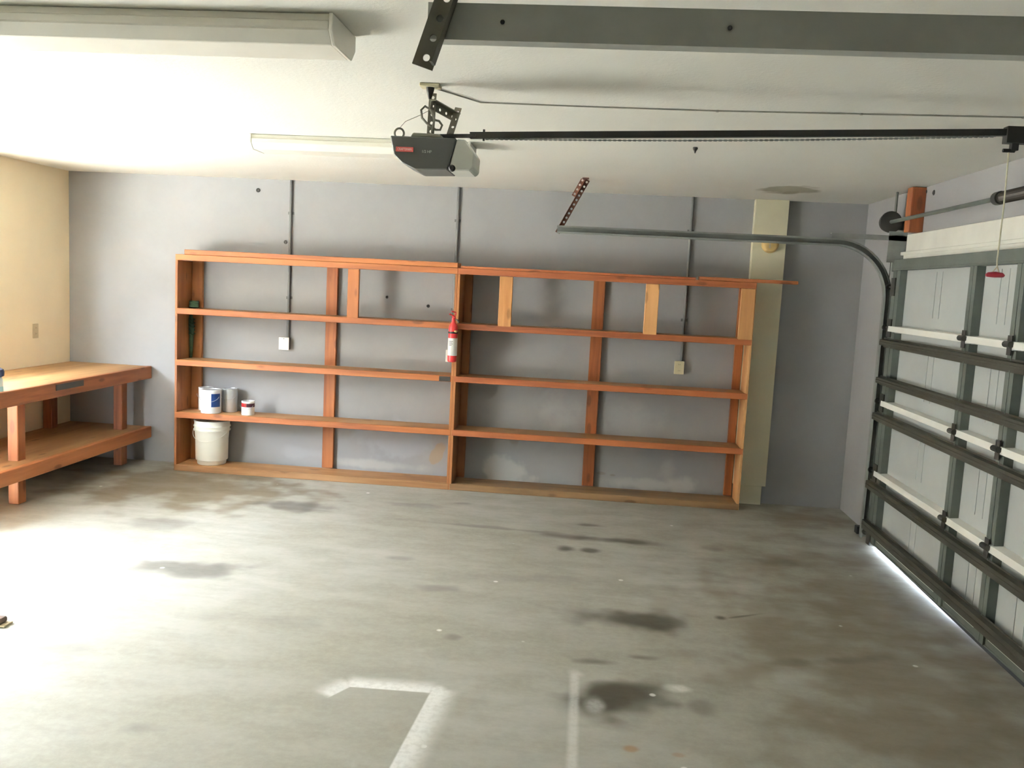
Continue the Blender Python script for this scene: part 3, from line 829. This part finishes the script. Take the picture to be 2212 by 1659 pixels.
bm = bmesh.new(); bm_box(bm, 2.058, 2.062, 6.322, 6.355, 1.90, 2.168); bm_box(bm, 2.058, 2.088, 6.352, 6.355, 1.90, 2.168)
tag(obj('angle_iron', bm, M_STEEL, None), 'gray upright angle iron under the cable drum', 'angle iron')
bm = bmesh.new(); bm_box(bm, 2.045, 2.049, 6.322, 6.352, 2.300, 2.4395); bm_box(bm, 2.049, 2.062, 6.349, 6.352, 2.300, 2.4395)
tag(obj('angle_iron', bm, M_FRAME, None), 'gray upright angle iron above the cable drum, up to the ceiling', 'angle iron')
o = box('wood_block', (2.032, XR-.0005, 5.995, 6.085, 2.148, 2.436), W_RED['Z'], None, .003)
recentre(tag(o, 'short reddish brown wood block on the right wall beside the cable drum', 'wood block'))
o = box('sensor_box', (2.03, 2.10, 6.44, 6.50, .0, .055), M_BLACK, None, .004)
recentre(tag(o, 'small black object on the floor at the foot of the door track', 'sensor'))

# ------------------------------------------------------------------ garage door opener
OY = 3.5
t = T('garage_door_opener', 'charcoal garage door opener with red badge and black rail hanging from the ceiling', 'garage door opener', (-.68, OY, 2.08))
y0, y1 = 3.395, 3.605
# motor cover: trapezoid side profile extruded in Y
prof = [(-.802, 2.222), (-.545, 2.222), (-.575, 2.103), (-.700, 2.098), (-.752, 2.121), (-.785, 2.15)]
bm = bmesh.new(); bm_prism(bm, prof, 'Y', y0, y1); cov = obj('motor_cover', bm, M_OPEN, t, .004)
bm = bmesh.new(); bm_prism(bm, [(-.5445, 2.220), (-.512, 2.218), (-.476, 2.170), (-.478, 2.115), (-.489, 2.103), (-.572, 2.100)], 'Y', y0+.008, y1-.008)
obj('light_lens', bm, M_LENS, t, .004)
bm = bmesh.new(); bm_lathe(bm, [(.010, 0), (.013, -.004), (.013, -.014), (.008, -.018)], (-.555, y0-.001, 2.107), 'Y', 14); obj('lens_latch', bm, M_BLACK, t, smooth_=True)
bm = bmesh.new(); bm_prism(bm, [(-.725, 2.2225), (-.60, 2.2225), (-.61, 2.236), (-.715, 2.238)], 'Y', y0+.01, y1-.02); obj('chassis', bm, M_OPENTOP, t, .003)
bd = box('badge', (-.777, -.709, y0-.0025, y0+.001, 2.163, 2.181), M_REDPLATE, t, .0005)
RX = Matrix(((1, 0, 0), (0, 0, -1), (0, 1, 0)))
text_mesh('badge_lettering', 'CRAFTSMAN', .0125, M_LETTER, bd, (-.743, y0-.0027, 2.172), RX, .0003, .78)
text_mesh('power_lettering', '1/2 HP', .0145, M_LETTERG, t, (-.6575, y0-.0004, 2.1665), RX, .0004, .95)
# rail
rl0, rl1 = Vector((-.60, OY, 2.246)), Vector((1.98, OY, 2.352))
d_ = (rl1-rl0).normalized()
def along(p): return rl0+(rl1-rl0)*p
bm = bmesh.new()
def fr(i): return Vector((0, 1, 0)), Vector((-d_.z, 0, d_.x))
bm_path_profile(bm, [along(.036), along(1)], [(-.012, -.012), (.012, -.012), (.012, .012), (-.012, .012)], fr)
rail = obj('rail', bm, M_BLACK, t)
bm = bmesh.new(); bm_path_profile(bm, [along(-.01), along(.045)], [(-.02, -.006), (.02, -.006), (.02, .003), (-.02, .003)], fr); obj('rail_mount', bm, M_BLACK, t)
bm = bmesh.new(); bm_tube(bm, [along(.057)+Vector((0, -.005, -.022)), along(.057)+Vector((0, -.005, .022))], .0045, 8); obj('rail_bolt', bm, M_BLACK, t)
# drive chain sagging below the rail
bm = bmesh.new(); pts = []
for k in range(101):
    p = k/100; q = along(.06+.74*p); pts.append((q.x, q.y-.004, q.z-.0145-.010*math.sin(PI*p)))
bm_tube(bm, pts, .0022, 6)
for k in range(0, 100):
    q = pts[k]; bm_box(bm, q[0], q[0]+.011, q[1]-.003, q[1]+.003, q[2]-.0034, q[2]+.0034)
obj('drive_chain', bm, M_STEEL, t)
# trolley
tc = along(.822)
bm = bmesh.new(); bm_box(bm, tc.x-.022, tc.x+.09, OY-.020, OY+.020, tc.z-.040, tc.z+.020)
bm_box(bm, tc.x+.002, tc.x+.026, OY-.012, OY+.012, tc.z-.066, tc.z-.040)
bm_tube(bm, [(tc.x-.024, OY, tc.z-.066), (tc.x+.018, OY, tc.z-.066)], .007, 8)
bm_tube(bm, [(tc.x+.07, OY, tc.z-.03), (tc.x+.25, OY, tc.z-.16), (2.03, OY, 1.99)], .009, 8)
obj('trolley', bm, M_BLACK, t)
# hanging bracket
bm = bmesh.new()
bm_box(bm, -.712, -.632, OY-.028, OY+.03, H-.014, H-.0005)
obj('ceiling_pad', bm, M_ALMOND, t, .003)
bm = bmesh.new(); bm_lathe(bm, [(.017, 0), (.015, -.012), (.009, -.034), (.006, -.044)], (-.672, OY-.004, H-.0135), 'Z', 14); obj('hanger_bolt', bm, M_BLACK, t, smooth_=True)
bm = bmesh.new()
punched(bm, (-.676, OY-.006, 2.243), (-.672, OY-.006, 2.405), (1, 0, 0), (0, 1, 0), .026, .016, hole=.006, pitch=.03)
obj('hanger_strap', bm, M_ANGLE, t)
bm = bmesh.new()
punched(bm, (-.665, OY-.02, 2.372), (-.585, OY+.10, 2.345), (0, 0, -1), (1, 0, 0), .030, .028, hole=.006, pitch=.03)
obj('cross_angle', bm, M_ANGLE, t)
bm = bmesh.new()
punched(bm, (-.606, OY+.02, 2.240), (-.582, OY+.085, 2.372), (1, 0, 0), (0, 1, 0), .024, .014, hole=.006, pitch=.03)
obj('hanger_strap', bm, M_ANGLE, t)
bm = bmesh.new()
bm_tube(bm, [(-.655, OY-.03, 2.250), (-.645, OY-.035, 2.30), (-.66, OY-.035, 2.335), (-.685, OY-.03, 2.350), (-.70, OY-.03, 2.335), (-.695, OY-.03, 2.305), (-.675, OY-.03, 2.285), (-.64, OY-.03, 2.262), (-.622, OY-.03, 2.262), (-.615, OY-.03, 2.28), (-.628, OY-.028, 2.296), (-.65, OY-.028, 2.30)], .0045, 8)
obj('power_cord', bm, M_ANGLE, t, smooth_=True)
bm = bmesh.new()
bm_tube(bm, [(-.773+.018*math.cos(q), y0+.03, 2.236+.019*math.sin(q)) for q in [PI*(-.2+1.4*i/14) for i in range(15)]], .004, 8)
obj('antenna_loop', bm, M_ANGLE, t, smooth_=True)
bm = bmesh.new(); bm_tube(bm, [(-.776, y0+.04, 2.256), (-.755, y0+.05, 2.285), (-.70, y0+.08, 2.318), (-.675, OY, 2.34)], .0012, 6); obj('antenna_wire', bm, M_WIRE, t)

# emergency release
px_ = tc.x-.004
t = T('release_cord', 'pale pull cord with a red handle hanging from the opener trolley', 'pull cord', (px_, OY, 1.80))
bm = bmesh.new(); bm_tube(bm, [(px_, OY-.004, tc.z-.0735), (px_+.004, OY-.004, 2.06), (px_+.002, OY-.004, 1.86), (px_+.004, OY-.004, 1.838)], .0028, 6)
bm_tube(bm, [(px_+.004, OY-.004, 1.838), (px_-.012, OY-.004, 1.815)], .0022, 6); bm_tube(bm, [(px_+.004, OY-.004, 1.838), (px_+.014, OY-.004, 1.815)], .0022, 6)
obj('cord', bm, M_CORD, t)
bm = bmesh.new(); bm_tube(bm, [(px_-.033, OY-.004, 1.804), (px_-.026, OY-.004, 1.807), (px_, OY-.004, 1.808), (px_+.026, OY-.004, 1.807), (px_+.033, OY-.004, 1.804)], [.005, .009, .0115, .009, .005], 12)
obj('handle', bm, M_HANDLE, t, smooth_=True)

# bell wire stapled to the ceiling
bm = bmesh.new(); wp = [(-.66, 3.56), (-.512, 3.80), (.0, 3.815), (.478, 3.81), (1.05, 3.775), (1.663, 3.736), (2.115, 3.72)]
bm_tube(bm, [(a, b_, H-.0035) for a, b_ in wp], .003, 6)
for (a, b_) in ((.478, 3.81), (1.05, 3.775), (1.663, 3.736)): bm_box(bm, a-.005, a+.005, b_-.006, b_+.006, H-.0075, H-.0008)
tag(obj('bell_wire', bm, M_WIRE, None, smooth_=False), 'thin gray wire stapled along the ceiling above the opener rail', 'wire')

# ------------------------------------------------------------------ ceiling light fixtures (off)
def fixture(label, x0, x1, y0, y1, drop, lens):
    t = T('ceiling_light', label, 'ceiling light', ((x0+x1)/2, (y0+y1)/2, H-drop))
    yc = (y0+y1)/2; w = (y1-y0)/2
    box('housing', (x0+.006, x1-.006, yc-w*.93, yc+w*.93, H-.024, H-.0015), M_FIX, t, .003)
    bm = bmesh.new()
    pr = [(yc-w, H-.024), (yc-w*1.0, H-.024-drop*.30), (yc-w*.70, H-drop), (yc+w*.70, H-drop), (yc+w, H-.024-drop*.30), (yc+w, H-.024)]
    bm_prism(bm, pr, 'X', x0+.012, x1-.012)
    obj('diffuser', bm, M_DIFF if lens else M_FIX, t, .003)
    for (a, b_) in ((x0, x0+.0115), (x1-.0115, x1)):
        bm = bmesh.new(); bm_prism(bm, [(yc-w*1.02, H-.002), (yc-w*1.02, H-.024-drop*.30), (yc-w*.7, H-drop-.002), (yc+w*.7, H-drop-.002), (yc+w*1.02, H-.024-drop*.30), (yc+w*1.02, H-.002)], 'X', a, b_)
        obj('end_cap', bm, M_FIX, t, .002)
    return t
fixture('long white box ceiling light, unlit, nearest the top left corner', -2.62, -.795, 2.60, 2.85, .085, False)
fixture('white wraparound ceiling light, unlit, partly behind the opener', -1.945, -.70, 4.86, 5.10, .080, True)

# ------------------------------------------------------------------ bits at the left edge
BXP, BYP = -3.766, 5.295
t = T('spray_bottle', 'dark-capped bottle at the left end of the workbench', 'bottle', (BXP, BYP, .8265))
bm = bmesh.new(); bm_lathe(bm, [(.036, 0), (.04, .004), (.04, .030), (.037, .034)], (BXP, BYP, .8265), 'Z', 24); obj('bottle_base', bm, M_CYAN, t, smooth_=True)
bm = bmesh.new(); bm_lathe(bm, [(.037, 0), (.038, .04), (.03, .06)], (BXP, BYP, .8605), 'Z', 24); obj('bottle_body', bm, M_LENS, t, smooth_=True)
bm = bmesh.new(); bm_lathe(bm, [(.03, 0), (.044, .008), (.046, .03), (.042, .05), (.024, .06)], (BXP, BYP, .9205), 'Z', 24); obj('cap', bm, M_NAVY, t, smooth_=True)
t = T('wood_offcut', 'small dark wood offcut on the floor at the left edge', 'wood scrap', (-2.66, 3.70, 0))
bm = bmesh.new(); bm_box(bm, -2.72, -2.578, 3.65, 3.715, .0005, .010); obj('pale_underside', bm, M_BEIGE, t, .002)
bm = bmesh.new(); bm_box(bm, -2.73, -2.600, 3.65, 3.71, .0105, .036); obj('bark_top', bm, M_BROWN, t, .006)

# ------------------------------------------------------------------ daylight
w = bpy.data.worlds.new('sky'); SC.world = w; w.use_nodes = True
nt = w.node_tree; bg = nt.nodes['Background']
bg.inputs[0].default_value = (.76, .87, 1.0, 1); bg.inputs[1].default_value = 42.0

sun = bpy.data.lights.new('sun', 'SUN'); sun.energy = 260.0; sun.angle = math.radians(.6); sun.color = (1, .965, .89)
so = bpy.data.objects.new('sun', sun); COL.objects.link(so)
dirv = Vector((.32, .45, -.83)).normalized()
so.rotation_euler = dirv.to_track_quat('-Z', 'Y').to_euler(); so.location = (-8, -2, 6)

def portal(name, loc, rot, sx, sy):
    l = bpy.data.lights.new(name, 'AREA'); l.shape = 'RECTANGLE'; l.size = sx; l.size_y = sy
    l.cycles.is_portal = True
    o = bpy.data.objects.new(name, l); COL.objects.link(o); o.location = loc; o.rotation_euler = rot
portal('doorway_portal', (XL-.02, (DY0+DY1)/2, DZ/2), (0, -PI/2, 0), DZ, DY1-DY0)

portal('window_portal', (XL-.02, (WY0+WY1)/2, (WZ0+WZ1)/2), (0, -PI/2, 0), WZ1-WZ0, WY1-WY0)

# ------------------------------------------------------------------ camera
fpx, yaw, pitch, roll, ch = 1897.04, .0836162, .1131480, .0508551, 1.68027
cy, sy_ = math.cos(yaw), math.sin(yaw)
f0 = Vector((-sy_, cy, 0)); r0 = Vector((cy, sy_, 0)); u0 = Vector((0, 0, 1))
f = math.cos(pitch)*f0-math.sin(pitch)*u0; u = math.cos(pitch)*u0+math.sin(pitch)*f0
r = math.cos(roll)*r0+math.sin(roll)*u; u = -math.sin(roll)*r0+math.cos(roll)*u
cam = bpy.data.cameras.new('camera'); cam.sensor_width = 36; cam.sensor_fit = 'HORIZONTAL'; cam.lens = fpx/2212*36
cam.clip_start = .05
co = bpy.data.objects.new('camera', cam); COL.objects.link(co)
co.matrix_world = Matrix(((r.x, u.x, -f.x, 0), (r.y, u.y, -f.y, 0), (r.z, u.z, -f.z, ch), (0, 0, 0, 1)))
SC.camera = co

for o in bpy.data.objects:
    if '_b' in o: del o['_b']
SC.view_settings.view_transform = 'Standard'
SC.view_settings.look = 'None'
SC.view_settings.gamma = 1.0
SC.view_settings.use_curve_mapping = False
SC.view_settings.exposure = 1.0
SC.cycles.max_bounces = 14
SC.cycles.diffuse_bounces = 8
